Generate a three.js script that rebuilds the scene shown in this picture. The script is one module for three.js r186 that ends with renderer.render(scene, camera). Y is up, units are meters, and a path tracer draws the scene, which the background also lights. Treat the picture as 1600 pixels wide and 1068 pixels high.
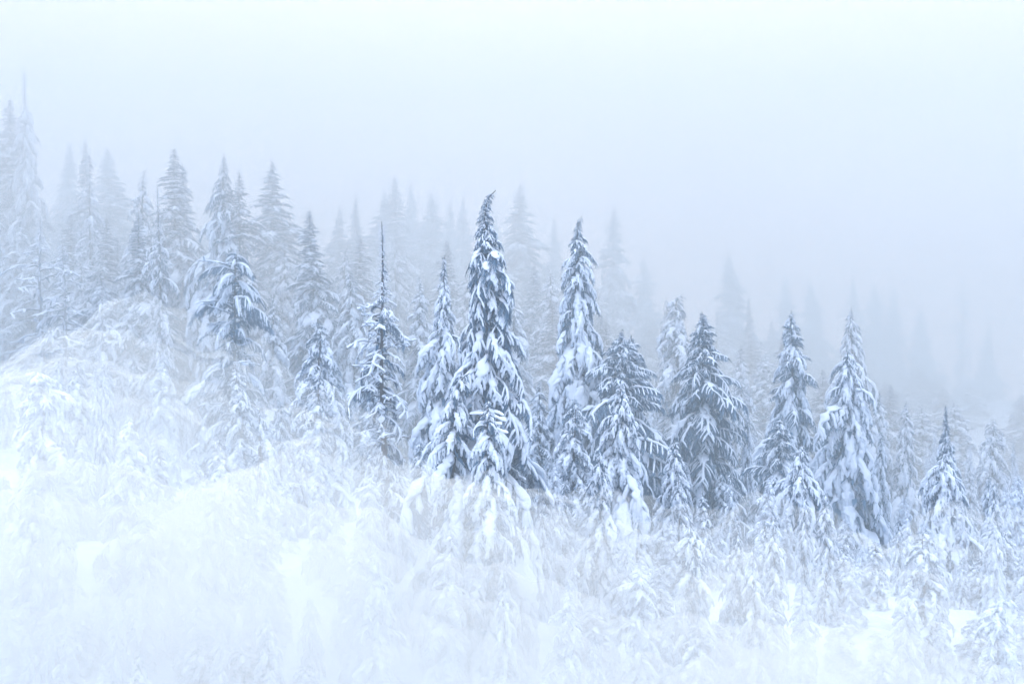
import * as THREE from 'three';
import { mergeVertices } from 'three/addons/utils/BufferGeometryUtils.js';

// ---------------------------------------------------------------- camera, sky, sun, exposure
const scene = new THREE.Scene(), lerp = (a, b, t) => a + (b - a) * t;
const FOV = 31, K = 2 * Math.tan(FOV * Math.PI / 360) / 1068;      // K: metres per photograph pixel and metre of distance
const camera = new THREE.PerspectiveCamera(FOV, 1600 / 1068, 0.1, 3000);
camera.position.set(0, 0, 0);
camera.lookAt(0, 0, -1);
scene.add(camera);
const renderer = new THREE.WebGLRenderer({ antialias: true });
renderer.toneMapping = THREE.LinearToneMapping;
renderer.toneMappingExposure = 1.0;
renderer.shadowMap.enabled = true;

// an even overcast, a little lighter towards the zenith and towards the hidden sun
const SUN = new THREE.Vector3(-0.62, 0.66, 0.36).normalize();
const SKY_LEVEL = 8.75;
{
  const W = 128, H = 64, data = new Float32Array(W * H * 4), v = new THREE.Vector3();
  for (let j = 0; j < H; j++) for (let i = 0; i < W; i++) {
    const el = ((j + 0.5) / H - 0.5) * Math.PI, az = ((i + 0.5) / W - 0.5) * 2 * Math.PI;
    v.set(Math.cos(el) * Math.cos(az), Math.sin(el), Math.cos(el) * Math.sin(az));
    const up = Math.max(0, v.y), near = Math.max(0, v.dot(SUN)), l = SKY_LEVEL * ((0.62 + 1.78 * up) / 2.3 + 0.1 * near * near);
    data.set([l * lerp(1.10, 0.84, up), l * lerp(0.865, 0.825, up), l * lerp(0.79, 0.90, up), 1], (j * W + i) * 4);
  }
  const sky = new THREE.DataTexture(data, W, H, THREE.RGBAFormat, THREE.FloatType);
  sky.mapping = THREE.EquirectangularReflectionMapping;
  sky.magFilter = THREE.LinearFilter; sky.needsUpdate = true;
  scene.background = sky; scene.environment = sky;
}
const sun = new THREE.DirectionalLight(new THREE.Color(1, 0.985, 0.96), 0.5);
sun.position.copy(SUN).multiplyScalar(200); sun.target.position.set(0, 0, -90);
sun.castShadow = true; sun.shadow.radius = 40;
Object.assign(sun.shadow.camera, { left: -160, right: 160, top: 120, bottom: -120, near: 1, far: 500 });
scene.add(sun, sun.target);

// the cloud that the whole slope stands in
scene.fog = new THREE.FogExp2(new THREE.Color(0.54, 0.78, 1.0), 0.0084);

// ---------------------------------------------------------------- helpers
function rng(seed) { let a = (seed * 2654435761) >>> 0; return () => { a = (a + 0x6D2B79F5) | 0; let t = Math.imul(a ^ (a >>> 15), 1 | a); t = (t + Math.imul(t ^ (t >>> 7), 61 | t)) ^ t; return ((t ^ (t >>> 14)) >>> 0) / 4294967296; }; }
const hash3 = (x, y, z) => { let h = Math.imul(x, 374761393) + Math.imul(y, 668265263) + Math.imul(z, 2147483647 ^ 0x5bd1e995) | 0; h = Math.imul(h ^ (h >>> 13), 1274126177); return ((h ^ (h >>> 16)) >>> 0) / 4294967296; };
function noise(x, y, z) {
  const i = Math.floor(x), j = Math.floor(y), k = Math.floor(z), f = x - i, g = y - j, h = z - k, s = (t) => t * t * (3 - 2 * t), l = (a, b, t) => a + (b - a) * t, u = s(f), v = s(g), w = s(h);
  const q = (a, b, c) => hash3(i + a, j + b, k + c);
  return l(l(l(q(0, 0, 0), q(1, 0, 0), u), l(q(0, 1, 0), q(1, 1, 0), u), v), l(l(q(0, 0, 1), q(1, 0, 1), u), l(q(0, 1, 1), q(1, 1, 1), u), v), w) * 2 - 1;
}
const clamp = (x, a, b) => Math.min(b, Math.max(a, x)), V = (x, y, z) => new THREE.Vector3(x, y, z), R = Math.PI / 180;
const curve = (pairs) => (t) => { for (let i = 1; i < pairs.length; i++) if (t <= pairs[i][0]) return lerp(pairs[i - 1][1], pairs[i][1], (t - pairs[i - 1][0]) / (pairs[i][0] - pairs[i - 1][0])); return pairs[pairs.length - 1][1]; };
const used = {};
const numbered = (n) => { const k = used[n] = (used[n] ?? -1) + 1; return k ? n + '_' + String(k).padStart(3, '0') : n; };

// collects triangles; smooth groups share vertices
class MB {
  constructor() { this.p = []; this.c = []; this.i = []; }
  get tris() { return this.i.length / 3; }
  vert(v, c) { this.p.push(v.x, v.y, v.z); this.c.push(c[0], c[1], c[2]); return this.p.length / 3 - 1; }
  tri(a, b, c, col) { const n = this.vert(a, col); this.vert(b, col); this.vert(c, col); this.i.push(n, n + 1, n + 2); }
  // a lumpy tube along points; radii per point; under: how far the lower side is drawn in
  tube(pts, rad, sides, col, { lump = 0, freq = 6, under = 1, seed = 0, cap = true, flat = 1 } = {}) {
    const n = pts.length, rings = [], t = V(), s = V(), u = V(), q = V();
    for (let a = 0; a < n; a++) {
      t.subVectors(pts[Math.min(n - 1, a + 1)], pts[Math.max(0, a - 1)]).normalize();
      s.crossVectors(t, Math.abs(t.y) > 0.94 ? V(1, 0, 0) : V(0, 1, 0)).normalize(); u.crossVectors(s, t);
      const ring = [];
      for (let b = 0; b < sides; b++) {
        const an = b / sides * 2 * Math.PI, ca = Math.cos(an), sa = Math.sin(an);
        q.copy(pts[a]).addScaledVector(s, ca * rad[a]).addScaledVector(u, sa * rad[a] * flat * (sa < 0 ? under : 1));
        if (lump) { const m = 1 + lump * noise(q.x * freq + seed, q.y * freq, q.z * freq); q.sub(pts[a]).multiplyScalar(m).add(pts[a]); }
        ring.push(this.vert(q, col));
      }
      rings.push(ring);
    }
    for (let a = 0; a < n - 1; a++) for (let b = 0; b < sides; b++) { const c = (b + 1) % sides, [A, B, C, D] = [rings[a][b], rings[a][c], rings[a + 1][c], rings[a + 1][b]]; this.i.push(A, D, B, B, D, C); }
    if (cap) for (const [e, f] of [[0, 1], [n - 1, n - 2]]) {
      t.subVectors(pts[e], pts[f]).normalize(); const c = this.vert(q.copy(pts[e]).addScaledVector(t, rad[e] * 0.7), col);
      for (let b = 0; b < sides; b++) { const d = (b + 1) % sides; if (e) this.i.push(rings[e][b], c, rings[e][d]); else this.i.push(rings[e][b], rings[e][d], c); }
    }
  }
  add(o, m, tint) {
    const n = this.p.length / 3, v = V();
    for (let a = 0; a < o.p.length; a += 3) { v.set(o.p[a], o.p[a + 1], o.p[a + 2]).applyMatrix4(m); this.p.push(v.x, v.y, v.z); for (let b = 0; b < 3; b++) this.c.push(o.c[a + b] * (tint ?? 1)); }
    const flip = m.determinant() < 0;
    for (let a = 0; a < o.i.length; a += 3) flip ? this.i.push(o.i[a] + n, o.i[a + 2] + n, o.i[a + 1] + n) : this.i.push(o.i[a] + n, o.i[a + 1] + n, o.i[a + 2] + n);
  }
  geometry() {
    const g = new THREE.BufferGeometry();
    g.setAttribute('position', new THREE.Float32BufferAttribute(this.p, 3)); g.setAttribute('color', new THREE.Float32BufferAttribute(this.c, 3));
    g.setIndex(this.i); g.computeVertexNormals(); return g;
  }
}
const M = {
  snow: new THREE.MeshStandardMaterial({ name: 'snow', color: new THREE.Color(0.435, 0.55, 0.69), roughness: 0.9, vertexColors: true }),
  needles: new THREE.MeshStandardMaterial({ name: 'needles', roughness: 0.85, vertexColors: true, side: THREE.DoubleSide }),
  bark: new THREE.MeshStandardMaterial({ name: 'bark', roughness: 0.95, vertexColors: true }),
  mixed: new THREE.MeshStandardMaterial({ name: 'snowy_needles', roughness: 0.9, vertexColors: true, side: THREE.DoubleSide }),
};
function mesh(name, geo, mat, parent) { const m = new THREE.Mesh(geo, mat); m.name = name; m.castShadow = m.receiveShadow = true; parent.add(m); return m; }

// ---------------------------------------------------------------- the slope
// H(d): height of the ground straight ahead at distance d; the slope falls to the right and rises to the left
const GROUND = curve([[0, -12], [18, -10.6], [26, -9.2], [34, -6.9], [44, -7.4], [60, -8.6], [80, -9], [130, -8.5], [200, -8], [260, -5], [400, -5]]);
const ADDED_RISE = curve([[-300, 60], [-230, 48], [-170, 24], [-122, 4], [-108, 0], [300, 0]]); // unseen hillside added at the left to lift the haze and dim the sky
const ground = (x, z) => GROUND(Math.max(0, -z)) - 0.1 * clamp(x, -105, 105) + ADDED_RISE(x) + 0.5 * noise(x * 0.11, 3, z * 0.11) + 0.16 * noise(x * 0.5, 7, z * 0.5);
{
  const nx = 150, nz = 170, p = [], idx = [];
  for (let j = 0; j <= nz; j++) for (let i = 0; i <= nx; i++) {
    const a = i / nx * 2 - 1, x = Math.sign(a) * (Math.abs(a) * 60 + Math.pow(Math.abs(a), 4) * (a < 0 ? 190 : 90)), b = j / nz, z = 40 - b * 180 - Math.pow(b, 5) * 192;
    p.push(x, ground(x, z), z);
  }
  for (let j = 0; j < nz; j++) for (let i = 0; i < nx; i++) { const a = j * (nx + 1) + i, c = a + nx + 1; idx.push(a, a + 1, c, a + 1, c + 1, c); }
  const g = new THREE.BufferGeometry(); g.setAttribute('position', new THREE.Float32BufferAttribute(p, 3)); g.setIndex(idx); g.computeVertexNormals();
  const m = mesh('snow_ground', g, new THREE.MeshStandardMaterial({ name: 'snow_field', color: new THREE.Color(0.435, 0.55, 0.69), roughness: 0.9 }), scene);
  m.userData = { kind: 'structure', label: 'smooth snow field on the slope between the trees', category: 'snow' };
}

// ---------------------------------------------------------------- boughs
// a bough reaches from the origin along +x, one metre long, and hangs towards -y
const KINDS = {
  hemlock: { a0: 14, a1: -72, nf: 8, fl: 0.40, snowR: 0.048, snowP: 0.62, nl: 0.12, cap: 1.5, droop: 1.1 },
  sparse: { a0: 20, a1: -78, nf: 7, fl: 0.40, snowR: 0.034, snowP: 0.34, nl: 0.13, cap: 0.3, droop: 1.1 },
  laden: { a0: -4, a1: -78, nf: 7, fl: 0.38, snowR: 0.060, snowP: 0.85, nl: 0.11, cap: 1.9, droop: 1.4 },
  dark: { a0: 10, a1: -46, nf: 9, fl: 0.40, snowR: 0.030, snowP: 0.42, nl: 0.13, cap: 0.35, droop: 0.7 },
  fir: { a0: 8, a1: -46, nf: 8, fl: 0.38, snowR: 0.034, snowP: 0.75, nl: 0.15, cap: 0.3, droop: 0.4 },
  plastered: { a0: -2, a1: -74, nf: 8, fl: 0.40, snowR: 0.058, snowP: 1, nl: 0.06, cap: 0.9, droop: 1.3 },
  bare: { a0: 14, a1: -34, nf: 4, fl: 0.26, snowR: 0.040, snowP: 0.8, nl: 0, cap: 0, droop: 0.2 },
};
for (const k of ['sparse', 'hemlock', 'laden', 'dark', 'fir', 'plastered']) { // the same boughs where they are long: more and finer shoots for their length
  const o = KINDS[k]; KINDS[k + '_long'] = { ...o, nf: Math.round(o.nf * 1.9), fl: o.fl * 0.66, snowR: o.snowR * 0.56, nl: o.nl * 0.6, cap: o.cap * 1.8, long: true };
}
const NEEDLE = (r, frost) => { if (frost >= 1) { const k = 0.82 + 0.18 * r(); return [0.46 * k, 0.565 * k, 0.72 * k]; } const k = 0.6 + 0.8 * r(), f = r() < frost ? 0.25 + 0.35 * r() : 0; return [lerp(0.012 * k, 0.38, f * f), lerp(0.060 * k, 0.53, f * f), lerp(0.130 * k, 0.72, f * f)]; };
const WHITE = [1, 1, 1];
function makeBough(kind, seed, fine) {
  const o = KINDS[kind], r = rng(seed * 77 + kind.length * 1013 + kind.charCodeAt(0) + (o.long ? 5 : 0)), needles = new MB(), snow = new MB();
  const jit = (a) => (r() * 2 - 1) * a, N = fine ? 9 : 7, spine = [V(0, 0, 0)];
  const a0 = o.a0 + jit(12), a1 = o.a1 + jit(14), wave = jit(0.35), bare = kind === 'bare';
  for (let k = 1; k < N; k++) {
    const s = k / (N - 1), an = (lerp(a0, a1, Math.pow(s, 1.15)) + (bare ? jit(22) : jit(5))) * R, side = (wave * Math.sin(s * 3) + jit(bare ? 0.35 : 0.1));
    const st = 1 / (N - 1); spine.push(spine[k - 1].clone().add(V(Math.cos(an) * st, Math.sin(an) * st, side * st)));
  }
  const at = (s) => { const f = clamp(s, 0, 0.999) * (N - 1), k = Math.floor(f); return spine[k].clone().lerp(spine[k + 1], f - k); };
  const dirAt = (s) => at(Math.min(0.999, s + 0.06)).sub(at(Math.max(0, s - 0.06))).normalize();
  // wood
  needles.tube(spine, spine.map((_, k) => (bare ? 0.026 : 0.016) * (1 - 0.75 * k / (N - 1))), 4, kind.startsWith('plastered') ? [0.3, 0.37, 0.47] : [0.030, 0.034, 0.045]);
  // a feathered shoot: short ragged blades on both sides of a line
  const feather = (pts, len) => {
    const n = pts.length - 1, steps = Math.max(3, Math.round((fine ? 22 : 10) * len / 0.4 * 0.5 + 2));
    for (let k = 0; k < steps; k++) for (const sd of [-1, 1, 0]) {
      const f = clamp((k + r()) / steps, 0, 0.999) * n, a = Math.floor(f), p = pts[a].clone().lerp(pts[a + 1], f - a), t = pts[a + 1].clone().sub(pts[a]).normalize();
      const s = V().crossVectors(t, V(0, 1, 0)); if (s.lengthSq() < 0.01) s.set(0, 0, 1); s.normalize();
      const L = o.nl * (0.6 + 0.8 * r()), d = t.clone().multiplyScalar(0.7 + 0.4 * r()).addScaledVector(s, sd * (0.55 + 0.4 * r())).add(V(0, sd ? -0.35 - 0.4 * r() : -0.9 - 0.4 * r(), 0)).normalize();
      const w = t.clone().multiplyScalar(L * 0.17), tip = p.clone().addScaledVector(d, L);
      needles.tri(p.clone().sub(w), p.clone().add(w), tip, NEEDLE(r, kind.startsWith('plastered') ? 1 : 0.22));
    }
  };
  const coat = (pts, rad, scale) => { // snow lying on a line
    const n = pts.length, q = pts.map((p, k) => p.clone().add(V(0, rad * 0.45, 0)));
    const rr = pts.map((_, k) => rad * scale[k]);
    snow.tube(q, rr, fine ? 7 : 5, WHITE, { lump: 0.5, freq: 0.6 / rad, under: 0.55, seed: seed * 3.1 });
  };
  if (o.nl) feather(spine, 0.9);
  {
    const from = bare ? 0.05 : 0.08, m = fine ? 9 : 6, pts = [], sc = [];
    for (let k = 0; k < m; k++) { const s = lerp(from, bare ? 0.93 : 0.96, k / (m - 1)); pts.push(at(s)); sc.push((k === 0 || k === m - 1 ? 0.5 : 1) * (0.75 + 0.6 * r()) * (bare ? 1 : lerp(0.9, 1.15, Math.sin(s * 3)))); }
    coat(pts, o.snowR * (bare ? 1 : 1.25), sc);
  }
  for (let k = 0; k < o.nf; k++) for (const sd of [-1, 1]) {
    if (r() < 0.1) continue;
    const s = 0.14 + 0.84 * (k + 0.5 + jit(0.35)) / o.nf, p = at(s), t = dirAt(s), L = o.fl * (bare ? 0.5 + r() : (0.45 + 0.75 * Math.sin(Math.min(1, s * 1.25 + 0.18) * 2.6))) * (0.75 + 0.5 * r());
    const m = fine ? 5 : 4, pts = [p.clone()], d = t.clone().multiplyScalar(0.62 + jit(0.2)).add(V(0, 0, sd * (0.85 + jit(0.25)))).add(V(0, bare ? jit(0.6) : -0.1, 0)).normalize();
    for (let a = 1; a < m; a++) { d.add(V(0, -o.droop * 0.42 * (0.7 + 0.6 * r()), 0)).normalize(); pts.push(pts[a - 1].clone().addScaledVector(d, L / (m - 1))); }
    if (o.nl) feather(pts, L); else needles.tube(pts, pts.map((_, a) => 0.010 * (1 - 0.6 * a / (m - 1))), 3, [0.04, 0.036, 0.04]);
    if (r() < o.snowP) coat(pts.slice(0, m).map((v, a) => (a === m - 1 ? v.clone().lerp(pts[m - 2], 0.3) : v)), o.snowR * (0.65 + 0.5 * r()), pts.map((_, a) => (a === m - 1 ? 0.55 : 1) * (0.8 + 0.4 * r())));
  }
  // pads of snow where several shoots carry one load
  const caps = o.cap * (0.5 + r()) * 2;
  for (let k = 0; k < Math.round(caps); k++) {
    const s = 0.2 + 0.55 * r(), c = at(s); if (Math.abs(dirAt(s).y) > 0.93) continue;
    const w = (0.085 + 0.06 * r()) * (o.long ? 0.72 : 1), t = dirAt(s), pts = [-1, -0.55, 0, 0.55, 1].map((a) => c.clone().addScaledVector(t, a * w * 1.35).add(V(0, 0.015, jit(0.03))));
    snow.tube(pts, [0.4, 0.85, 1, 0.85, 0.4].map((a) => a * w), fine ? 8 : 6, WHITE, { lump: 0.45, freq: 9, under: 0.5, flat: 0.52, seed: seed + k });
  }
  return { needles, snow };
}
const boughs = {}, GEO = new Map();
for (const kind of Object.keys(KINDS)) boughs[kind] = { fine: Array.from({ length: 9 }, (_, k) => makeBough(kind, k + 1, true)), plain: Array.from({ length: 7 }, (_, k) => makeBough(kind, k + 31, false)) };
const geoOf = (mb) => { if (!GEO.has(mb)) GEO.set(mb, mb.geometry()); return GEO.get(mb); };

// ---------------------------------------------------------------- trees
// spec: H height, prof(t) crown radius in metres at t from the top (0) to the foot (1), kinds(t, r) kind of bough, n boughs, bend of the leader, lean, split: boughs as parts
function makeTree(name, spec) {
  const { H, prof, n, seed, split } = spec, r = rng(seed + 500), jit = (a) => (r() * 2 - 1) * a, root = new THREE.Group();
  root.name = numbered(name);
  const [bx, bz] = spec.bend ?? [0, 0], lean = spec.lean ?? [jit(0.015), jit(0.015)], br = spec.bendFrom ?? 0.07;
  const sway = jit(0.012) * H, ph = r() * 6;
  const stem = (t) => { const b = Math.max(0, 1 - t / br); return V(lean[0] * (1 - t) * H + sway * Math.sin(ph + t * 5) * Math.min(1, t * 3) + bx * b * b * H, H * (1 - t) - (Math.abs(bx) + Math.abs(bz)) * 0.45 * b * b * b * H, lean[1] * (1 - t) * H + bz * b * b * H); };
  const trunk = new MB(), TN = 14, girth = spec.girth ?? 0.014 * H;
  { const pts = [], rad = []; for (let k = 0; k <= TN; k++) { const t = 1 - k / TN, tt = t < br * 2 && t > 0 ? t : t; pts.push(stem(tt)); rad.push(girth * (0.06 + 0.94 * Math.pow(t, 0.9)) * (t > 0.97 ? 1.35 : 1)); } for (const t of [br * 0.6, br * 0.3]) { pts.splice(pts.length - 1, 0, stem(t)); rad.splice(rad.length - 1, 0, girth * (0.06 + 0.94 * Math.pow(t, 0.9))); }
    trunk.tube(pts, rad, 7, spec.frost >= 1 ? [0.32, 0.39, 0.5] : spec.rime ? [0.16, 0.19, 0.24] : [0.045, 0.045, 0.052], { lump: 0.18, freq: 3 }); }
  const crown = new MB(), snow = new MB(), parts = [];
  // heights of the boughs: closer together where the crown is narrow
  const S = 120, cum = [0], tmax = 1 - (spec.clear ?? 0.02), t0 = spec.t0 ?? 0.012;
  let rmax = 0; for (let k = 0; k <= S; k++) rmax = Math.max(rmax, prof(k / S));
  for (let k = 0; k < S; k++) cum.push(cum[k] + 1 / (prof(lerp(t0, tmax, k / S)) + 0.22 * rmax));
  const tAt = (u) => { const g = u * cum[S]; let k = 0; while (k < S - 1 && cum[k + 1] < g) k++; return lerp(t0, tmax, (k + (g - cum[k]) / (cum[k + 1] - cum[k])) / S); };
  let az = r() * 6;
  for (let i = 0; i < n; i++) {
    const t = tAt(clamp((i + 0.5 + jit(0.4)) / n, 0, 1)), kind = spec.kinds(t, r); az += 2.39996 + jit(0.5);
    const flag = spec.side ? spec.side(t, az) : 1; if (flag <= 0) continue;
    const bareK = kind === 'bare', reach = bareK ? 0.95 : kind === 'fir' ? 0.94 : kind === 'dark' ? 0.88 : 0.8;
    const L = Math.max((kind === 'fir' ? 0.007 : 0.011) * H, prof(t) * (bareK ? 0.45 + 0.75 * r() : kind === 'fir' ? 0.55 + 0.6 * r() : 0.72 + 0.45 * r()) / reach * flag * (1 + 0.4 * noise(t * 15 + seed, Math.cos(az) * 1.4, Math.sin(az) * 1.4))), el = (spec.rise ? spec.rise(t, r) : (kind === 'fir' || kind === 'dark' ? lerp(22, -8, Math.min(1, t * 2.2)) : lerp(8, -20, Math.min(1, t * 2.4))) + jit(kind === 'fir' ? 20 : 11)) * R;
    const sort = L > (spec.longFrom ?? 1.0) && KINDS[kind + '_long'] ? kind + '_long' : kind, apart = split && L > (spec.least ?? 0.34), set = apart ? boughs[sort].fine : boughs[sort].plain, b = set[Math.floor(r() * set.length)], fat = bareK ? (spec.thin ?? 1) : 1;
    const m = new THREE.Matrix4().compose(stem(t), new THREE.Quaternion().setFromEuler(new THREE.Euler(jit(0.18), az, el, 'YZX')), V(L, L * (bareK ? clamp(1.0 / L, 0.6, 1.6) : 1) * fat, L * (0.85 + 0.3 * r()) * (spec.wide ?? 1)));
    if (apart) parts.push([b, m]); else { crown.add(b.needles, m); snow.add(b.snow, m); }
  }
  // inner shoots close to the stem
  const inner = spec.inner ?? 1;
  for (let k = 0; k < inner * (split ? 900 : 420); k++) {
    const t = lerp(t0, tmax, Math.pow(r(), 0.8)), c = stem(t), a = r() * 6.283, rad = prof(t) * (0.08 + 0.42 * r()), p = V(c.x + Math.cos(a) * rad, c.y - 0.4 * rad + jit(0.02 * H), c.z + Math.sin(a) * rad), L = (0.10 + 0.16 * prof(t)) * (0.6 + 0.8 * r());
    const d = V(Math.cos(a) * 0.6 + jit(0.5), -0.8 + jit(0.5), Math.sin(a) * 0.6 + jit(0.5)).normalize(), w = V(-Math.sin(a) + jit(0.6), jit(0.6), Math.cos(a) + jit(0.6)).normalize().multiplyScalar(L * 0.2);
    crown.tri(p.clone().sub(w), p.clone().add(w), p.clone().addScaledVector(d, L), NEEDLE(r, spec.frost ?? 0.25));
  }
  // snow blown against the stem where it is bare
  if (spec.crust) for (let k = 0; k < spec.crust; k++) { const t = lerp(0.03, tmax, r()), a = 2.4 + jit(1.3), g = girth * (0.06 + 0.94 * Math.pow(t, 0.9)), pts = [-1, 0, 1].map((q) => stem(clamp(t - q * 0.012, 0, 1)).add(V(Math.cos(a) * g * 0.7, 0, Math.sin(a) * g * 0.7))); snow.tube(pts, [0.35, 0.75, 0.4].map((q) => q * g), 6, WHITE, { lump: 0.4, freq: 9, seed: k }); }
  mesh('trunk', trunk.geometry(), M.bark, root);
  if (crown.tris) mesh('crown', crown.geometry(), M.needles, root);
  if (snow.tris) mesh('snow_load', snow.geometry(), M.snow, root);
  for (const [b, m] of parts) {
    const o = mesh('bough', geoOf(b.needles), M.needles, root); m.decompose(o.position, o.quaternion, o.scale);
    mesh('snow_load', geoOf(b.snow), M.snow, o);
  }
  return root;
}
const place = (px, d) => { const x = (px - 800) * d * K; return [x, ground(x, -d), -d]; };
function stand(o, px, topY, d, H0) { // put a tree of height H0 so that its tip shows at topY
  const [x, y, z] = place(px, d), H = (534 - topY) * d * K - y + 0.3;
  o.position.set(x, y - 0.3, z); scene.add(o); return H / H0;
}
function tag(o, label, group) { o.userData.label = label; o.userData.category = 'tree'; if (group) o.userData.group = group; return o; }
const mixed = (a, b, share) => (t, r) => (r() < (typeof share === 'function' ? share(t) : share) ? a : b);
const heightFor = (px, topY, d) => { const [, y] = place(px, d); return (534 - topY) * d * K - y + 0.3; };
// a tree built for its own place: widths are half widths in photograph pixels at photograph rows
function own(name, label, px, topY, d, rows, opt) {
  const H = heightFor(px, topY, d), prof = curve([[0, 0.02], ...rows.map(([y, w]) => [clamp((y - topY) * d * K / H, 0.001, 1), w * d * K * (opt.spread ?? 1 + (px > 1130 ? 0.34 : 0.10) * clamp((y - topY) / 250, 0, 1))])]);
  const o = makeTree(name, { H, prof, ...opt, n: Math.round(opt.n * (opt.split ? 1.5 : 1.3)), longFrom: opt.longFrom ?? 0.6 }); stand(o, px, topY, d, H); return tag(o, label, opt.group);
}

// trees of one build: a prototype at 10 m, then a clone with its own place, height, girth, turn and label
const protos = {};
function like(key, label, px, topY, d, halfWidth, opt = {}) { // halfWidth: in photograph pixels, 130 rows below the tip
  const kind = key.split(' ')[0], P = protos[key], H = heightFor(px, topY, d), o = P.clone(), rows = H / (d * K);
  o.name = numbered(P.userData.name);
  const s = stand(o, px, topY, d, 10), w = Math.min(halfWidth * Math.pow(rows / 130, kind === 'fir' ? 0.86 : 0.78) * 1.15, 0.27 * rows) * d * K / 1.9; o.scale.set(w, s, w); o.rotation.y = (px * 0.37 + topY * 0.11 + (opt.turn ?? 0)) % 6.283;
  o.rotation.z = 0.035 * Math.sin(px * 1.3 + topY); o.userData = {}; return tag(o, label, opt.group);
}
function proto(key, name, spec) { const o = makeTree(name, { H: 10, girth: 0.1, ...spec }); used[name]--; if (used[name] < 0) delete used[name]; o.userData.name = name; protos[key] = o; return o; }
const CONE = (p) => (t) => 1.9 * Math.pow(Math.min(1, t / 0.92), p) * (t > 0.92 ? 1 - (t - 0.92) * 4 : 1) + 0.03;

// ---------------------------------------------------------------- the trees that stand out, each built for its own place
const HEM = (t, r) => (t < 0.16 || r() < 0.6 - t ? 'sparse' : r() < 0.06 && t > 0.3 && t < 0.6 ? 'bare' : r() < 0.2 ? 'sparse' : 'hemlock');
const LADEN = (t, r) => (t < 0.1 && r() < 0.5 ? 'sparse' : r() < 0.25 ? 'hemlock' : 'laden');
const DARK = (t, r) => (r() < 0.25 ? 'sparse' : 'dark');
own('hemlock_tree', 'dark, sharpest hemlock in the middle, narrow crown with its tip bent right', 755, 290, 31, [[330, 10], [352, 15], [370, 16], [400, 29], [440, 37], [490, 38], [500, 42], [540, 58], [600, 74], [650, 84], [720, 102], [830, 112]], { n: 190, seed: 1, split: true, least: 0.30, longFrom: 1.0, bend: [0.022, 0], bendFrom: 0.06, lean: [0.004, 0], kinds: HEM });
own('hemlock_tree', 'tall snowy hemlock with a hooked tip just right of the darkest tree', 902, 334, 50, [[370, 10], [392, 16], [400, 26], [418, 26], [430, 24], [450, 36], [520, 48], [600, 68], [680, 84], [780, 90]], { n: 150, seed: 2, split: true, least: 0.40, bend: [0.014, 0], lean: [0, 0], kinds: (t, r) => (t < 0.12 ? 'sparse' : r() < 0.5 ? 'hemlock' : 'laden') });
own('dead_tree', 'half dead tree with a bare spike and snowy stub branches by the darkest tree', 609, 346, 35, [[400, 4], [436, 12], [450, 16], [470, 14], [480, 36], [500, 44], [520, 40], [560, 46], [620, 40], [640, 30], [690, 34], [770, 36]], { n: 190, seed: 3, split: true, least: 0.28, inner: 0.35, crust: 16, girth: 0.13, lean: [-0.022, 0], kinds: (t, r) => (t < 0.62 ? (r() < 0.84 ? 'bare' : 'sparse') : r() < 0.22 ? 'bare' : r() < 0.5 ? 'hemlock' : 'sparse'), rise: (t, r) => (t < 0.3 ? 20 - 40 * r() : 12 - 34 * r()) });
own('hemlock_tree', 'narrow snowy hemlock with a thin dark tip right of the half dead tree', 688, 398, 43, [[440, 8], [465, 18], [480, 22], [500, 22], [540, 40], [600, 48], [680, 56], [760, 60]], { n: 120, seed: 4, split: true, least: 0.36, bend: [0.004, 0], kinds: LADEN });
own('hemlock_tree', 'small snow-heavy tree with a curled-over tip at the lower left of the darkest tree', 706, 566, 30, [[585, 14], [610, 18], [640, 34], [700, 48], [780, 60], [860, 60]], { n: 80, seed: 5, split: true, least: 0.28, bend: [0.05, 0.02], bendFrom: 0.14, kinds: LADEN });
own('hemlock_tree', 'young snowy tree standing right in front of the darkest tree', 757, 620, 29, [[640, 12], [680, 26], [720, 36], [780, 54], [860, 66]], { n: 80, seed: 6, split: true, least: 0.28, kinds: LADEN });
own('dense_conifer', 'dense dark conifer with a blunt top above the snowy tree right of centre', 966, 514, 48, [[526, 7], [545, 18], [580, 36], [620, 50], [660, 62], [720, 70], [800, 74]], { n: 150, seed: 7, split: true, least: 0.40, kinds: DARK });
own('dense_conifer', 'blunt second top close behind the dense dark conifer right of centre', 990, 522, 50, [[536, 8], [560, 20], [600, 40], [660, 48], [800, 60]], { n: 90, seed: 8, split: true, least: 0.4, kinds: DARK });
own('hemlock_tree', 'sharp snow-laden tree in front of the dense dark conifer, broad snowy shelf on its right', 966, 592, 36, [[610, 10], [640, 20], [652, 32], [690, 34], [710, 44], [740, 62], [780, 70], [860, 76]], { n: 110, seed: 9, split: true, least: 0.30, kinds: (t, r) => (t < 0.2 ? 'hemlock' : 'laden') });
own('hemlock_tree', 'slim snowy tree leaning against the left foot of the broad-shelved tree', 937, 698, 33.5, [[715, 10], [745, 22], [790, 36], [840, 52], [900, 62]], { n: 90, seed: 10, split: true, least: 0.26, bend: [-0.03, 0], kinds: LADEN });
own('dense_conifer', 'darkest full conifer on the right half, pointed top and thin snow', 1095, 484, 52, [[505, 10], [530, 18], [560, 30], [600, 46], [650, 60], [720, 72], [820, 78]], { n: 170, seed: 11, split: true, least: 0.40, bend: [-0.008, 0], kinds: DARK });
own('hemlock_tree', 'snow-striped conifer with wide sloping boughs, left one of the right-hand pair', 1240, 484, 60, [[510, 12], [530, 16], [560, 26], [600, 36], [650, 46], [700, 52], [800, 64]], { n: 130, seed: 12, split: true, least: 0.42, kinds: (t, r) => (r() < 0.3 ? 'laden' : r() < 0.5 ? 'dark' : 'hemlock') });
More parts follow.
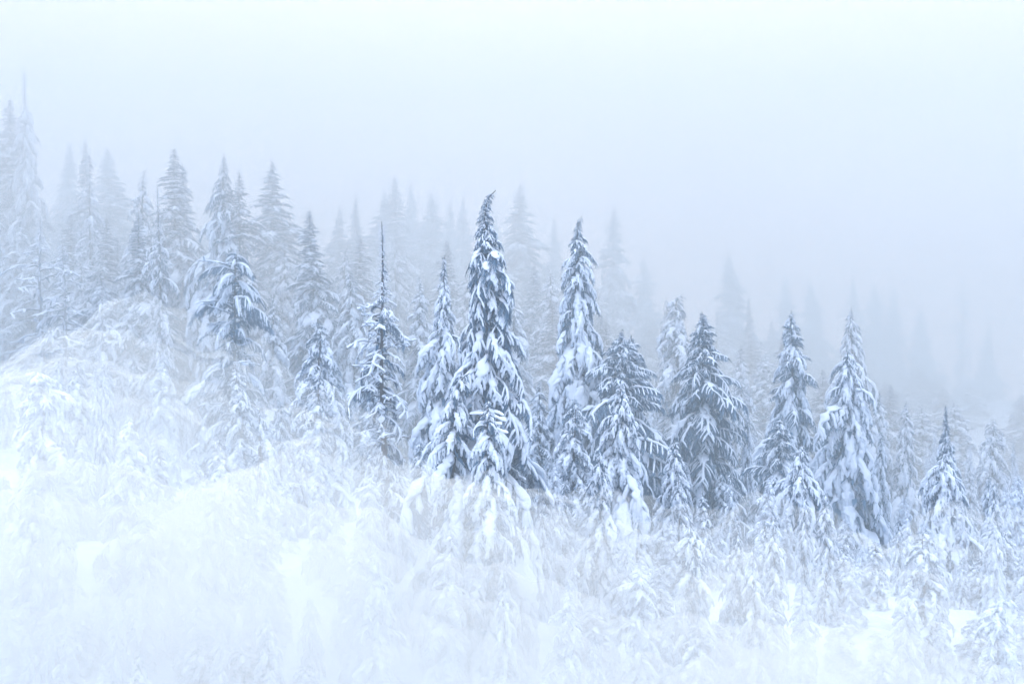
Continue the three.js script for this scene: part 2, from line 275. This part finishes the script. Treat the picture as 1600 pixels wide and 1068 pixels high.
own('hemlock_tree', 'pale pointed tree rising just behind the round-topped snow-heavy tree on the right', 1326, 480, 68, [[510, 12], [540, 22], [570, 36], [620, 52], [700, 62], [800, 70]], { n: 110, seed: 13, split: true, least: 0.5, kinds: LADEN });
own('hemlock_tree', 'broad snow-heavy tree with a rounded white top on the right', 1327, 544, 54, [[562, 14], [585, 22], [610, 36], [650, 44], [700, 56], [750, 70], [800, 74], [880, 80]], { n: 140, seed: 14, split: true, least: 0.36, bend: [0.01, 0], bendFrom: 0.05, kinds: LADEN });
own('hemlock_tree', 'dotted young conifer with small snow balls left of the broad snow-heavy tree', 1220, 650, 47, [[668, 12], [700, 24], [740, 32], [800, 42], [900, 54]], { n: 110, seed: 15, split: true, least: 0.26, kinds: (t, r) => (r() < 0.5 ? 'dark' : 'laden') });
own('hemlock_tree', 'lumpy snow-covered tree leaning on the dotted young conifer from the right', 1248, 692, 43, [[705, 10], [730, 24], [760, 46], [800, 56], [860, 60], [930, 66]], { n: 100, seed: 16, split: true, least: 0.28, bend: [0.02, 0], kinds: LADEN });
own('hemlock_tree', 'thin-spired tree behind the large snow-draped tree near the right edge', 1478, 632, 50, [[660, 5], [690, 10], [720, 22], [760, 36], [820, 46], [920, 60]], { n: 110, seed: 17, split: true, least: 0.30, kinds: (t, r) => (t < 0.25 ? 'sparse' : 'hemlock') });
own('hemlock_tree', 'large snow-draped tree with a hooked white top near the right edge', 1476, 704, 40, [[716, 10], [735, 26], [770, 40], [820, 52], [880, 66], [980, 80]], { n: 130, seed: 18, split: true, least: 0.30, bend: [0.02, 0], bendFrom: 0.1, kinds: LADEN });
own('hemlock_tree', 'slender misty conifer between the round-topped tree and the thin-spired tree', 1414, 626, 66, [[650, 8], [680, 16], [710, 22], [760, 34], [860, 44]], { n: 90, seed: 19, split: true, least: 0.45, kinds: (t, r) => (r() < 0.5 ? 'hemlock' : 'laden') });
own('hemlock_tree', 'short snow-capped tree with a bent white crown low on the right of centre', 1084, 818, 30, [[828, 10], [845, 24], [870, 32], [910, 40], [1000, 52]], { n: 60, seed: 20, split: true, least: 0.22, bend: [-0.03, 0], kinds: () => 'laden' });
own('hemlock_tree', 'small crisp spire right of the short snow-capped tree', 1150, 810, 31, [[830, 8], [870, 17], [910, 22], [940, 36], [1020, 46]], { n: 70, seed: 21, split: true, least: 0.20, kinds: LADEN });
own('hemlock_tree', 'pale snowy tree between the broad-shelved tree and the darkest full conifer', 1052, 688, 38, [[700, 10], [730, 22], [760, 28], [800, 42], [880, 52]], { n: 80, seed: 22, split: true, least: 0.26, kinds: LADEN });
own('hemlock_tree', 'tall snow-draped tree on the left with the darkest stem of its row', 344, 238, 84, [[262, 8], [290, 18], [330, 26], [380, 44], [440, 58], [520, 66], [640, 70]], { n: 140, seed: 23, split: true, least: 0.50, kinds: (t, r) => (t < 0.2 ? 'sparse' : r() < 0.4 ? 'hemlock' : 'laden') });
own('hemlock_tree', 'tree of long arching snowy boughs below the tall snow-draped tree on the left', 366, 392, 62, [[396, 12], [410, 34], [440, 44], [500, 52], [560, 50], [640, 52], [720, 52]], { n: 80, seed: 24, split: true, least: 0.36, wide: 0.7, bend: [0.01, 0], kinds: (t, r) => (r() < 0.3 ? 'laden' : r() < 0.4 ? 'bare' : 'sparse'), rise: (t, r) => 24 - 20 * r() });
own('dead_tree', 'thin dark spike tree with a bushy middle left of the tall snow-draped tree', 258, 288, 76, [[320, 4], [360, 8], [372, 14], [400, 24], [430, 32], [440, 16], [470, 16], [560, 34], [640, 44]], { n: 110, seed: 25, split: true, least: 0.40, lean: [-0.03, 0], girth: 0.16, kinds: (t, r) => (t < 0.22 ? 'bare' : r() < 0.2 ? 'bare' : 'hemlock') });
own('dead_tree', 'bare snag with long level white branches at the left edge', 66, 340, 84, [[360, 8], [385, 24], [420, 46], [470, 52], [530, 52], [580, 40], [640, 34]], { n: 44, seed: 26, rime: true, crust: 60, split: true, least: 0.30, girth: 0.26, inner: 0.05, thin: 1.1, kinds: () => 'bare', rise: (t, r) => 14 - 28 * r() });
own('dead_tree', 'bare snag with many short white branches right of the left-edge snag', 102, 378, 80, [[390, 10], [420, 20], [460, 36], [520, 46], [580, 36], [660, 36]], { n: 56, seed: 27, rime: true, crust: 60, split: true, least: 0.26, girth: 0.22, inner: 0.1, thin: 1.1, kinds: (t, r) => (r() < 0.9 ? 'bare' : 'hemlock'), rise: (t, r) => 6 - 26 * r() });
own('dead_tree', 'slim snag with drooping white branches on its right side below the two left snags', 160, 448, 74, [[460, 10], [480, 20], [520, 34], [580, 40], [660, 40]], { n: 50, crust: 40, rime: true, seed: 28, split: true, least: 0.24, girth: 0.15, inner: 0.06, kinds: (t, r) => (r() < 0.8 ? 'bare' : 'laden'), rise: (t, r) => 8 - 30 * r(), side: (t, az) => (Math.cos(az) > -0.3 ? 1 : 0.4) });
own('stripped_tree', 'tree with a bare straight stem and snowy boughs only on its right', 405, 640, 42, [[655, 12], [690, 34], [730, 34], [780, 44], [860, 50]], { n: 60, seed: 29, split: true, least: 0.24, girth: 0.15, inner: 0.15, lean: [0, 0], kinds: (t, r) => (r() < 0.7 ? 'laden' : 'bare'), side: (t, az) => (Math.cos(az) > 0.25 ? 1.1 : 0.22), rise: (t, r) => 6 - 14 * r() });
own('snowy_tree', 'tall frosted tree with a long bare tip at the far left edge', 40, 110, 125, [[160, 3], [175, 14], [230, 24], [280, 30], [340, 42], [440, 56], [560, 66]], { n: 130, seed: 30, split: true, least: 0.60, girth: 0.42, rime: true, frost: 0.6, kinds: (t, r) => (t < 0.12 ? 'bare' : r() < 0.45 ? 'plastered' : 'hemlock') });

// ---------------------------------------------------------------- the other trees: clones of a few builds
proto('laden 1', 'snowy_tree', { prof: CONE(0.8), n: 84, seed: 61, kinds: LADEN });
proto('laden 2', 'snowy_tree', { prof: CONE(0.65), n: 78, seed: 62, bend: [0.03, 0.01], kinds: LADEN });
proto('laden 3', 'snowy_tree', { prof: CONE(0.95), n: 90, seed: 63, bend: [-0.015, 0], kinds: (t, r) => (r() < 0.4 ? 'hemlock' : 'laden') });
proto('white 1', 'plastered_tree', { prof: CONE(0.7), n: 80, seed: 64, frost: 1, kinds: () => 'plastered' });
proto('white 2', 'plastered_tree', { prof: CONE(0.9), n: 84, seed: 65, frost: 1, bend: [0.04, 0], kinds: () => 'plastered' });
proto('white 3', 'plastered_tree', { prof: (t) => 1.9 * Math.pow(t, 0.45) * (0.75 + 0.25 * t), n: 80, seed: 66, frost: 1, bend: [0.05, 0.02], bendFrom: 0.12, kinds: (t, r) => (r() < 0.3 ? 'laden' : 'plastered') });
proto('fir 1', 'fir_tree', { prof: CONE(0.96), girth: 0.07, n: 280, longFrom: 9, seed: 67, kinds: () => 'fir' });
proto('fir 2', 'fir_tree', { prof: (t) => CONE(0.94)(t) * (0.9 + 0.25 * noise(t * 13, 1, 4)), n: 260, girth: 0.07, longFrom: 9, seed: 68, kinds: (t, r) => (t > 0.4 && r() < 0.5 ? 'hemlock' : 'fir') });
proto('fir 3', 'fir_tree', { prof: (t) => CONE(1.02)(t) * (0.9 + 0.3 * noise(t * 11, 5, 2)), n: 260, girth: 0.07, longFrom: 9, seed: 69, kinds: (t, r) => (t > 0.3 && r() < 0.6 ? 'hemlock' : 'fir') });
proto('fir 4', 'fir_tree', { prof: (t) => CONE(0.98)(t) * (0.85 + 0.4 * noise(t * 15, 8, 6)), n: 260, girth: 0.07, longFrom: 9, seed: 70, kinds: (t, r) => (r() < 0.2 ? 'sparse' : 'fir') });
proto('spike 1', 'dead_tree', { prof: (t) => (t < 0.16 ? 0.25 : 0.4 + 1.5 * t), n: 60, seed: 71, inner: 0.25, crust: 8, kinds: (t, r) => (r() < 0.65 ? 'bare' : 'hemlock') });

// the back row against the sky, from the left
like('fir 2', 'faint tree with a drooped tip at the left edge behind the long bare tip', 10, 150, 126.6, 33);
like('fir 3', 'faint ghostly tree between the long bare tip and the twin spikes', 100, 218, 214.6, 29);
like('spike 1', 'thin pale spike just left of its taller twin on the upper left', 134, 232, 107.5, 22);
like('fir 3', 'taller twin spike of the pair on the upper left', 142, 218, 123.2, 24);
like('fir 1', 'pale even-sided fir between the twin spikes and the small fir', 177, 228, 175.6, 43);
like('laden 3', 'small snowy fir below the skyline right of the pale even-sided fir', 222, 262, 95.5, 35);
like('fir 3', 'dark pointed fir behind the thin dark spike tree', 272, 228, 89.6, 37);
like('fir 4', 'slimmer fir at the right shoulder of the dark pointed fir', 300, 252, 101.4, 32);
like('fir 2', 'narrow fir at the right shoulder of the tall snow-draped tree', 377, 264, 84, 29);
like('fir 1', 'lone dark fir with clear sky on both sides, upper left', 428, 248, 110.6, 53);
like('spike 1', 'tiny bare pole against the sky right of the lone dark fir', 466, 350, 84, 16);
like('fir 3', 'pale pointed tree right of the tiny bare pole', 499, 326, 80, 39);
like('fir 2', 'faint tree with a flat top between the pale pointed tree and its neighbour', 530, 322, 153.7, 32);
like('fir 4', 'slender grey-blue fir left above the half dead tree', 560, 306, 153.7, 30);
like('fir 1', 'soft broad fir straight above the bare spike, left of two', 592, 296, 194.9, 37);
like('fir 3', 'tallest misty fir above the half dead tree', 620, 274, 178.1, 43);
like('fir 4', 'faint fir close at the right of the tallest misty fir', 643, 284, 247.1, 39);
like('fir 1', 'misty fir above the narrow snowy hemlock', 675, 298, 221.6, 40);
like('fir 2', 'very faint narrow fir, left of the two beside the bent tip', 706, 314, 259.3, 29);
like('fir 3', 'faint fir touching the left side of the bent tip', 726, 310, 239.4, 33);
like('fir 2', 'small ghost of a fir touching the right side of the bent tip', 772, 335, 243.3, 29);
like('fir 1', 'tall pale fir standing clear right of the bent tip', 808, 284, 169.8, 48);
like('fir 4', 'faint fir just left of the hooked tip', 873, 340, 243.3, 32);
like('fir 3', 'tall faint fir with level branches right of the hooked tip', 955, 322, 194.9, 45);
like('fir 2', 'ghostly fir sloping away right of the tall faint fir', 1010, 400, 255.2, 39);
like('laden 2', 'misty drooping tree with a bowed tip left above the darkest full conifer', 1052, 454, 72, 39);
like('laden 1', 'small misty tree tight at the left of the bowed tip', 1036, 462, 76, 26);
like('fir 1', 'tall pale fir alone in the fog right of the darkest full conifer', 1145, 394, 235.5, 43);
like('spike 1', 'thin grey spike left of the tall pale fir in the fog', 1122, 474, 138.6, 19);
like('fir 4', 'thin dark spire right of the tall pale fir in the fog', 1176, 462, 138.6, 24);
like('fir 2', 'dim fir between the thin dark spire and the right-hand pair', 1203, 498, 221.6, 29);
const ghosts = 'ghost firs that barely show in the fog above the right-hand trees';
for (const [k, px, y, d, w, label] of [['fir 3', 1232, 428, 324.9, 32, 'faint ghost fir right above the tip of the snow-striped conifer'], ['fir 1', 1268, 438, 327.5, 34, 'faint ghost fir in the gap between the tips of the right-hand pair'], ['fir 4', 1336, 430, 338.4, 36, 'faint ghost fir straight above the round-topped snow-heavy tree'], ['fir 2', 1371, 440, 341.3, 36, 'ghost fir close at the right of the one above the round-topped tree'], ['fir 3', 1394, 448, 345, 32, 'last of three close ghost firs above the round-topped tree, on the right'], ['fir 1', 1440, 478, 346.8, 40, 'broad ghost fir in the fog left above the thin-spired tree'], ['fir 4', 1545, 505, 348.6, 40, 'lone ghost fir at the far right beyond the bare ghostly pole']]) like(k, label, px, y, d, w, { group: ghosts });
like('spike 1', 'bare ghostly pole far right in the fog', 1502, 428, 280.3, 19);

// the middle rows
like('laden 1', 'wide snowy tree under the lone dark fir', 456, 380, 94.5, 63);
like('laden 2', 'bowed snow-heavy tree with rounded white humps left of the half dead tree', 488, 498, 49.2, 64, { turn: 1 });
like('laden 3', 'snowy tree with hanging arms under the rounded white humps', 486, 570, 45.9, 50);
like('laden 1', 'snow-striped tree between the rounded humps and the half dead tree', 553, 420, 74, 40);
like('laden 3', 'pale snow-draped tree behind the half dead tree on its right', 650, 430, 76, 40);
like('laden 2', 'snowy tree hidden behind the left flank of the darkest tree', 800, 470, 72, 50);
like('laden 3', 'grey-blue snowy tree in the gap right of the darkest tree', 850, 590, 49.2, 36);
like('laden 2', 'rounded snow-covered young tree below the tall hooked-tip hemlock', 897, 618, 39.4, 38);
like('laden 1', 'pale arching tree between the darkest full conifer and the snow-striped conifer', 1158, 540, 80.5, 42);
like('laden 2', 'white hump-shouldered tree left of the snow-striped conifer', 1156, 590, 71.3, 44, { turn: 2 });
like('laden 3', 'small snowy tree at the right foot of the darkest full conifer', 1165, 690, 57.5, 37);
like('laden 1', 'misty snow tree behind the slender misty conifer', 1375, 610, 75.9, 45);
like('laden 2', 'pale lumpy tree with stacked snow pads near the right edge', 1550, 652, 66.7, 61);
like('white 1', 'faint white tree cut by the right edge', 1592, 738, 52.9, 64);
like('laden 3', 'dim snowy tree behind the hooked white top near the right edge', 1515, 720, 64.4, 48);
like('laden 1', 'snow-covered tree between the broad snow-heavy tree and the hooked white top', 1405, 800, 42, 61);
like('laden 2', 'little curled-tip tree under the broad snow-heavy tree', 1324, 814, 41.5, 43, { turn: 3 });
like('laden 3', 'snow-heavy young tree under the darkest full conifer', 1100, 760, 37.7, 43);
like('white 2', 'snow-plastered tree at the foot of the darkest tree', 772, 748, 30.8, 68);
like('laden 3', 'hanging snowy tree left of the thin dark spike tree', 190, 380, 99.9, 52);
like('laden 1', 'misty laden tree between the twin spikes and the bare snags', 140, 330, 108, 46);
like('laden 2', 'snow-draped tree between the spike tree and the arching boughs', 310, 420, 89.1, 38);
like('white 2', 'pale tree of soft white boughs under the thin dark spike tree', 250, 540, 67.5, 37);
like('laden 1', 'white tree below the left foot of the arching-bough tree', 326, 568, 62.8, 46);

// the white trees in the bank of mist at the foot
like('laden 2', 'small snowy tip close behind the right side of the bare straight stem', 438, 624, 60.8, 27);
like('white 3', 'rounded white tree under the left-edge snags', 66, 566, 31.6, 53);
like('white 1', 'clear-edged white tree with a pointed top in the lower left mist', 182, 648, 29.6, 52);
like('white 2', 'white tree with drooping skirts right of the bare straight stem', 500, 716, 34.4, 55);
like('white 3', 'slim white tree with a curled-over tip in the mist left of the centre', 578, 738, 33.6, 37, { turn: 2 });
like('laden 3', 'snowy young tree at the foot of the half dead tree', 626, 690, 35.7, 37);
like('white 1', 'faint white tree in the mist below the small curled-over tree', 698, 822, 28.5, 52);
like('white 2', 'faint white tree leaning right, below the slim curled-over tip', 592, 836, 27.7, 49);
like('white 3', 'faint broad white tree below the clear-edged white tree', 222, 790, 28.9, 71);
like('white 2', 'faint white tree under the rounded white tree at the left', 62, 810, 29.2, 68);
like('white 1', 'lowest sharp-tipped white tree left of the bottom centre', 180, 928, 27.8, 64);
like('white 2', 'half buried white tree in the bottom left corner', 42, 985, 27.1, 74);
like('white 3', 'white treetop barely rising over the bottom edge, below the bare straight stem', 424, 1042, 26.5, 46);
like('white 1', 'pointed white tree low in the mist left of the bottom middle', 580, 940, 28.1, 48);
like('white 2', 'faint white tree at the bottom edge near the middle', 705, 990, 27.6, 57);
like('white 1', 'dim white tree under the slim snowy tree right of centre', 885, 960, 28.6, 61);
like('white 3', 'dim rounded tree under the foot of the broad-shelved tree', 1000, 880, 28.5, 65);
like('white 2', 'dim white tree below the short snow-capped tree', 1040, 960, 28.8, 69);
like('white 1', 'dim spire below the small snow-covered tree at the lower right', 1410, 905, 29.5, 61);
like('white 2', 'dim misty tree below the lumpy snow-covered tree on the right', 1255, 900, 28.1, 69);
like('white 3', 'dim white tree in the bottom right corner', 1560, 925, 27.3, 72);
like('white 1', 'veiled white tree between the bare straight stem and the clear-edged white tree', 330, 720, 30, 55);
like('white 2', 'veiled tree with trailing boughs left of the bare straight stem', 395, 860, 29.2, 64);
like('laden 3', 'misty laden tree left below the little curled-tip tree', 1286, 872, 37, 46);
like('laden 1', 'dim laden tree right below the little curled-tip tree', 1352, 900, 36, 50);
like('laden 2', 'snowy tree under the large snow-draped tree near the right edge', 1502, 868, 37, 52, { turn: 1 });
like('laden 3', 'dim tree at the right edge above the bottom right corner tree', 1596, 850, 38, 56);
like('laden 1', 'dim low tree below the small crisp spire', 1168, 930, 33, 54);
like('laden 3', 'faint tree at the bottom edge below the dim misty tree on the right', 1300, 975, 31, 58, { turn: 2 });
like('laden 1', 'faint tree at the bottom edge left of the bottom right corner tree', 1470, 970, 31, 60);
like('laden 2', 'dim tree between the dim rounded tree and the short snow-capped tree', 1078, 905, 34.5, 50, { turn: 2 });
like('white 1', 'faint tree at the bottom edge under the slim snowy tree right of centre', 960, 985, 30, 60);
like('laden 1', 'laden tree in the mist between the small crisp spire and the dim misty tree', 1205, 872, 38, 44, { turn: 3 });
like('laden 1', 'pale snow-draped tree close at the right of the arching-bough tree', 428, 462, 72, 44);
like('laden 3', 'misty narrow tree just left of the half dead tree', 575, 512, 66, 38);
like('laden 2', 'soft snow-heavy tree under the rounded white humps at their right', 522, 560, 62, 50, { turn: 2 });
like('laden 1', 'pale tree in the gap between the spike tree and the tall snow-draped tree', 300, 330, 90, 44);
like('laden 3', 'white-boughed tree in the mist under the arching boughs', 378, 560, 54, 46);
like('laden 2', 'pale laden tree below the two bare snags at the left', 118, 560, 58, 56, { turn: 1 });

// ---------------------------------------------------------------- the wood behind and the small growth between, past counting
{
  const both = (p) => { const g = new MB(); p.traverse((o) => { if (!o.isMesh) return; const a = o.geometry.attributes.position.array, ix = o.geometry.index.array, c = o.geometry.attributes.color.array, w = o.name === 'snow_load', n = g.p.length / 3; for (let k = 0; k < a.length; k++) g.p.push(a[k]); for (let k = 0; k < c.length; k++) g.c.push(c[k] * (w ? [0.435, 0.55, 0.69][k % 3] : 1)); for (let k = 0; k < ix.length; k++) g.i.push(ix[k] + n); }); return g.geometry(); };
  const scatter = (name, label, keys, list) => keys.forEach((key, q) => {
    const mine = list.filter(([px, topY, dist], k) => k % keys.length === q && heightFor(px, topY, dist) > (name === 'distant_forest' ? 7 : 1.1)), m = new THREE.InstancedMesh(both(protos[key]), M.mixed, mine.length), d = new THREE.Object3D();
    mine.forEach(([px, topY, dist, w], k) => { const [x, y, z] = place(px, dist), H = heightFor(px, topY, dist); d.position.set(x, y - 0.3, z); d.scale.set(w * dist * K / 1.9, H / 10, w * dist * K / 1.9); d.rotation.y = (px * 1.7 + topY) % 6.283; d.updateMatrix(); m.setMatrixAt(k, d.matrix); });
    m.name = numbered(name); m.castShadow = m.receiveShadow = true; m.userData = { kind: 'stuff', label: label[q], category: 'forest' }; scene.add(m);
  });
  const line = curve([[0, 235], [200, 285], [450, 360], [600, 325], [750, 340], [900, 390], [1000, 440], [1250, 500], [1450, 540], [1600, 590]]), r = rng(99), far = [], low = [];
  for (let k = 0; k < 220; k++) { const px = -60 + 1720 * Math.pow(r(), 0.85), dist = 84 + 170 * Math.pow(r(), 1.2); far.push([px, line(px) + 25 + 150 * r() * (1 - (dist - 84) / 240), dist, 70 + 40 * r()]); }
  for (let k = 0; k < 500; k++) { const px = -60 + 1720 * r(), dist = k < 110 ? 50 + 36 * r() : k < 300 ? 27 + 19 * r() : 24 + 18 * r(); if (k >= 110 && k < 300 && (px < 520 || px > 900) && r() < 0.6) continue; if (k >= 300 && px > 480 && px < 880) continue; if (k >= 430 && px > 880) continue; if (px > 505 && px < 625 && dist < 76 && dist > 42) continue; const [, gy] = place(px, dist), H = k < 300 ? 1.6 + (k < 110 ? 4.5 : 2.6) * r() : 1.25 + 1.3 * r(); low.push([px, 534 - (gy + H) / dist / K, dist, (0.45 + 0.5 * r()) * (H > 3 ? 1.2 : k < 300 ? 0.9 : 1.15) / dist / K * 1.1]); }
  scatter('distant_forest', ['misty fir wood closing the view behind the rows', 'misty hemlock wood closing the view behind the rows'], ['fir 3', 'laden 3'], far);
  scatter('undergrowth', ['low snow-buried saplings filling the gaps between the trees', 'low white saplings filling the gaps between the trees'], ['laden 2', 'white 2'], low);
}

// ---------------------------------------------------------------- the bank of ground mist: surfaces of even density one inside the other, thickest low down and to the left
{
  const droplets = new THREE.MeshPhysicalMaterial({ name: 'droplets', color: new THREE.Color(0.775, 0.825, 0.82), roughness: 1, specularIntensity: 0, transmission: 0.5, thickness: 0, transparent: true, opacity: 0.16, side: THREE.DoubleSide, depthWrite: false });
  const fbm = (x, y, z) => 0.6 * noise(x * 0.28, y, z * 0.28) + 0.45 * noise(x * 0.75, y + 9, z * 0.75) + 0.22 * noise(x * 1.9, y + 4, z * 1.9) + 0.1 * noise(x * 4.3, y + 2, z * 4.3);
  const bank = (name, label, m, levels, [x0, x1], zc, half, height) => {
    const g = { p: [], i: [] }, nx = 170, nz = 34;
    for (let k = 0; k < levels.length; k++) {
      const base = g.p.length / 3, share = levels[k];
      for (let j = 0; j <= nz; j++) for (let i = 0; i <= nx; i++) {
        const x = lerp(x0, x1, i / nx), q = (j / nz * 2 - 1), h = half * (1.25 - 0.5 * share), z = zc + q * h, y = height(x, share) + 1.25 * fbm(x + share * 5, share * 2.6, z) - 9 * q * q - 0.4 * q;
        g.p.push(x, Math.max(y, -16), z);
      }
      for (let j = 0; j < nz; j++) for (let i = 0; i < nx; i++) { const a = base + j * (nx + 1) + i, c = a + nx + 1; g.i.push(a, c, a + 1, a + 1, c, c + 1); }
    }
    const geo = new THREE.BufferGeometry(); geo.setAttribute('position', new THREE.Float32BufferAttribute(g.p, 3)); geo.setIndex(g.i); geo.computeVertexNormals();
    mesh(name, geo, m, scene).userData = { kind: 'stuff', label, category: 'mist' };
  };
  const X = [-9.3, -6.6, -4, -1.3, 1.3, 5.3, 9.3], along = (v) => curve(X.map((x, k) => [x, v[k]]));
  const top = along([1.0, 0.5, -0.4, -1.9, -2.8, -3.6, -3.9]), deep = along([7.6, 6.4, 6.2, 5.2, 4.6, 4.3, 4.6]), full = along([1, 1, 1, 1, 0.92, 0.86, 0.74]);
  const inv = (s) => lerp(0.5 - Math.sin(Math.asin(1 - 2 * s) / 3), s, 0.55); // where a smooth step reaches s
  const height = (x, s) => top(x) - deep(x) * inv(s) - 6 * Math.max(0, s - full(x)), thin = droplets.clone(); thin.name = 'thin_droplets'; thin.opacity = 0.072;
  bank('mist_bank', 'white bank of ground mist hiding the feet of the lowest trees', droplets, [0.56, 0.68, 0.8, 0.93], [-17, 17], -25.5, 4.6, height);
  bank('mist_veil', 'thin upper fringe of the ground mist trailing over the lower boughs', thin, [0.03, 0.13, 0.23, 0.34, 0.45], [-17, 17], -25.5, 4.6, height);
  // the cloud that the upper slope stands in: upright surfaces of even density, one behind the other
  const vapour = droplets.clone(), g = { p: [], i: [] }, nx = 60, ny = 26; vapour.name = 'vapour'; vapour.color.setRGB(0.89, 0.875, 0.815); vapour.opacity = 0.17;
  [-61, -82, -118].forEach((z0, k) => {
    const base = g.p.length / 3;
    for (let j = 0; j <= ny; j++) for (let i = 0; i <= nx; i++) { const x = lerp(-150, 150, i / nx), y = lerp(-20, 110, j / ny); g.p.push(x, y, z0 - 7 * clamp((-x - 4) / 40, 0, 1) + 9 * noise(x * 0.03 + k * 3, y * 0.04, k) + 3 * noise(x * 0.11, y * 0.13, k + 20)); }
    for (let j = 0; j < ny; j++) for (let i = 0; i < nx; i++) { const a = base + j * (nx + 1) + i, c = a + nx + 1; g.i.push(a, a + 1, c, a + 1, c + 1, c); }
  });
  const geo = new THREE.BufferGeometry(); geo.setAttribute('position', new THREE.Float32BufferAttribute(g.p, 3)); geo.setIndex(g.i); geo.computeVertexNormals();
  mesh('cloud_bank', geo, vapour, scene).userData = { kind: 'stuff', label: 'white cloud that the back rows of trees fade into', category: 'cloud' };
}
renderer.render(scene, camera);
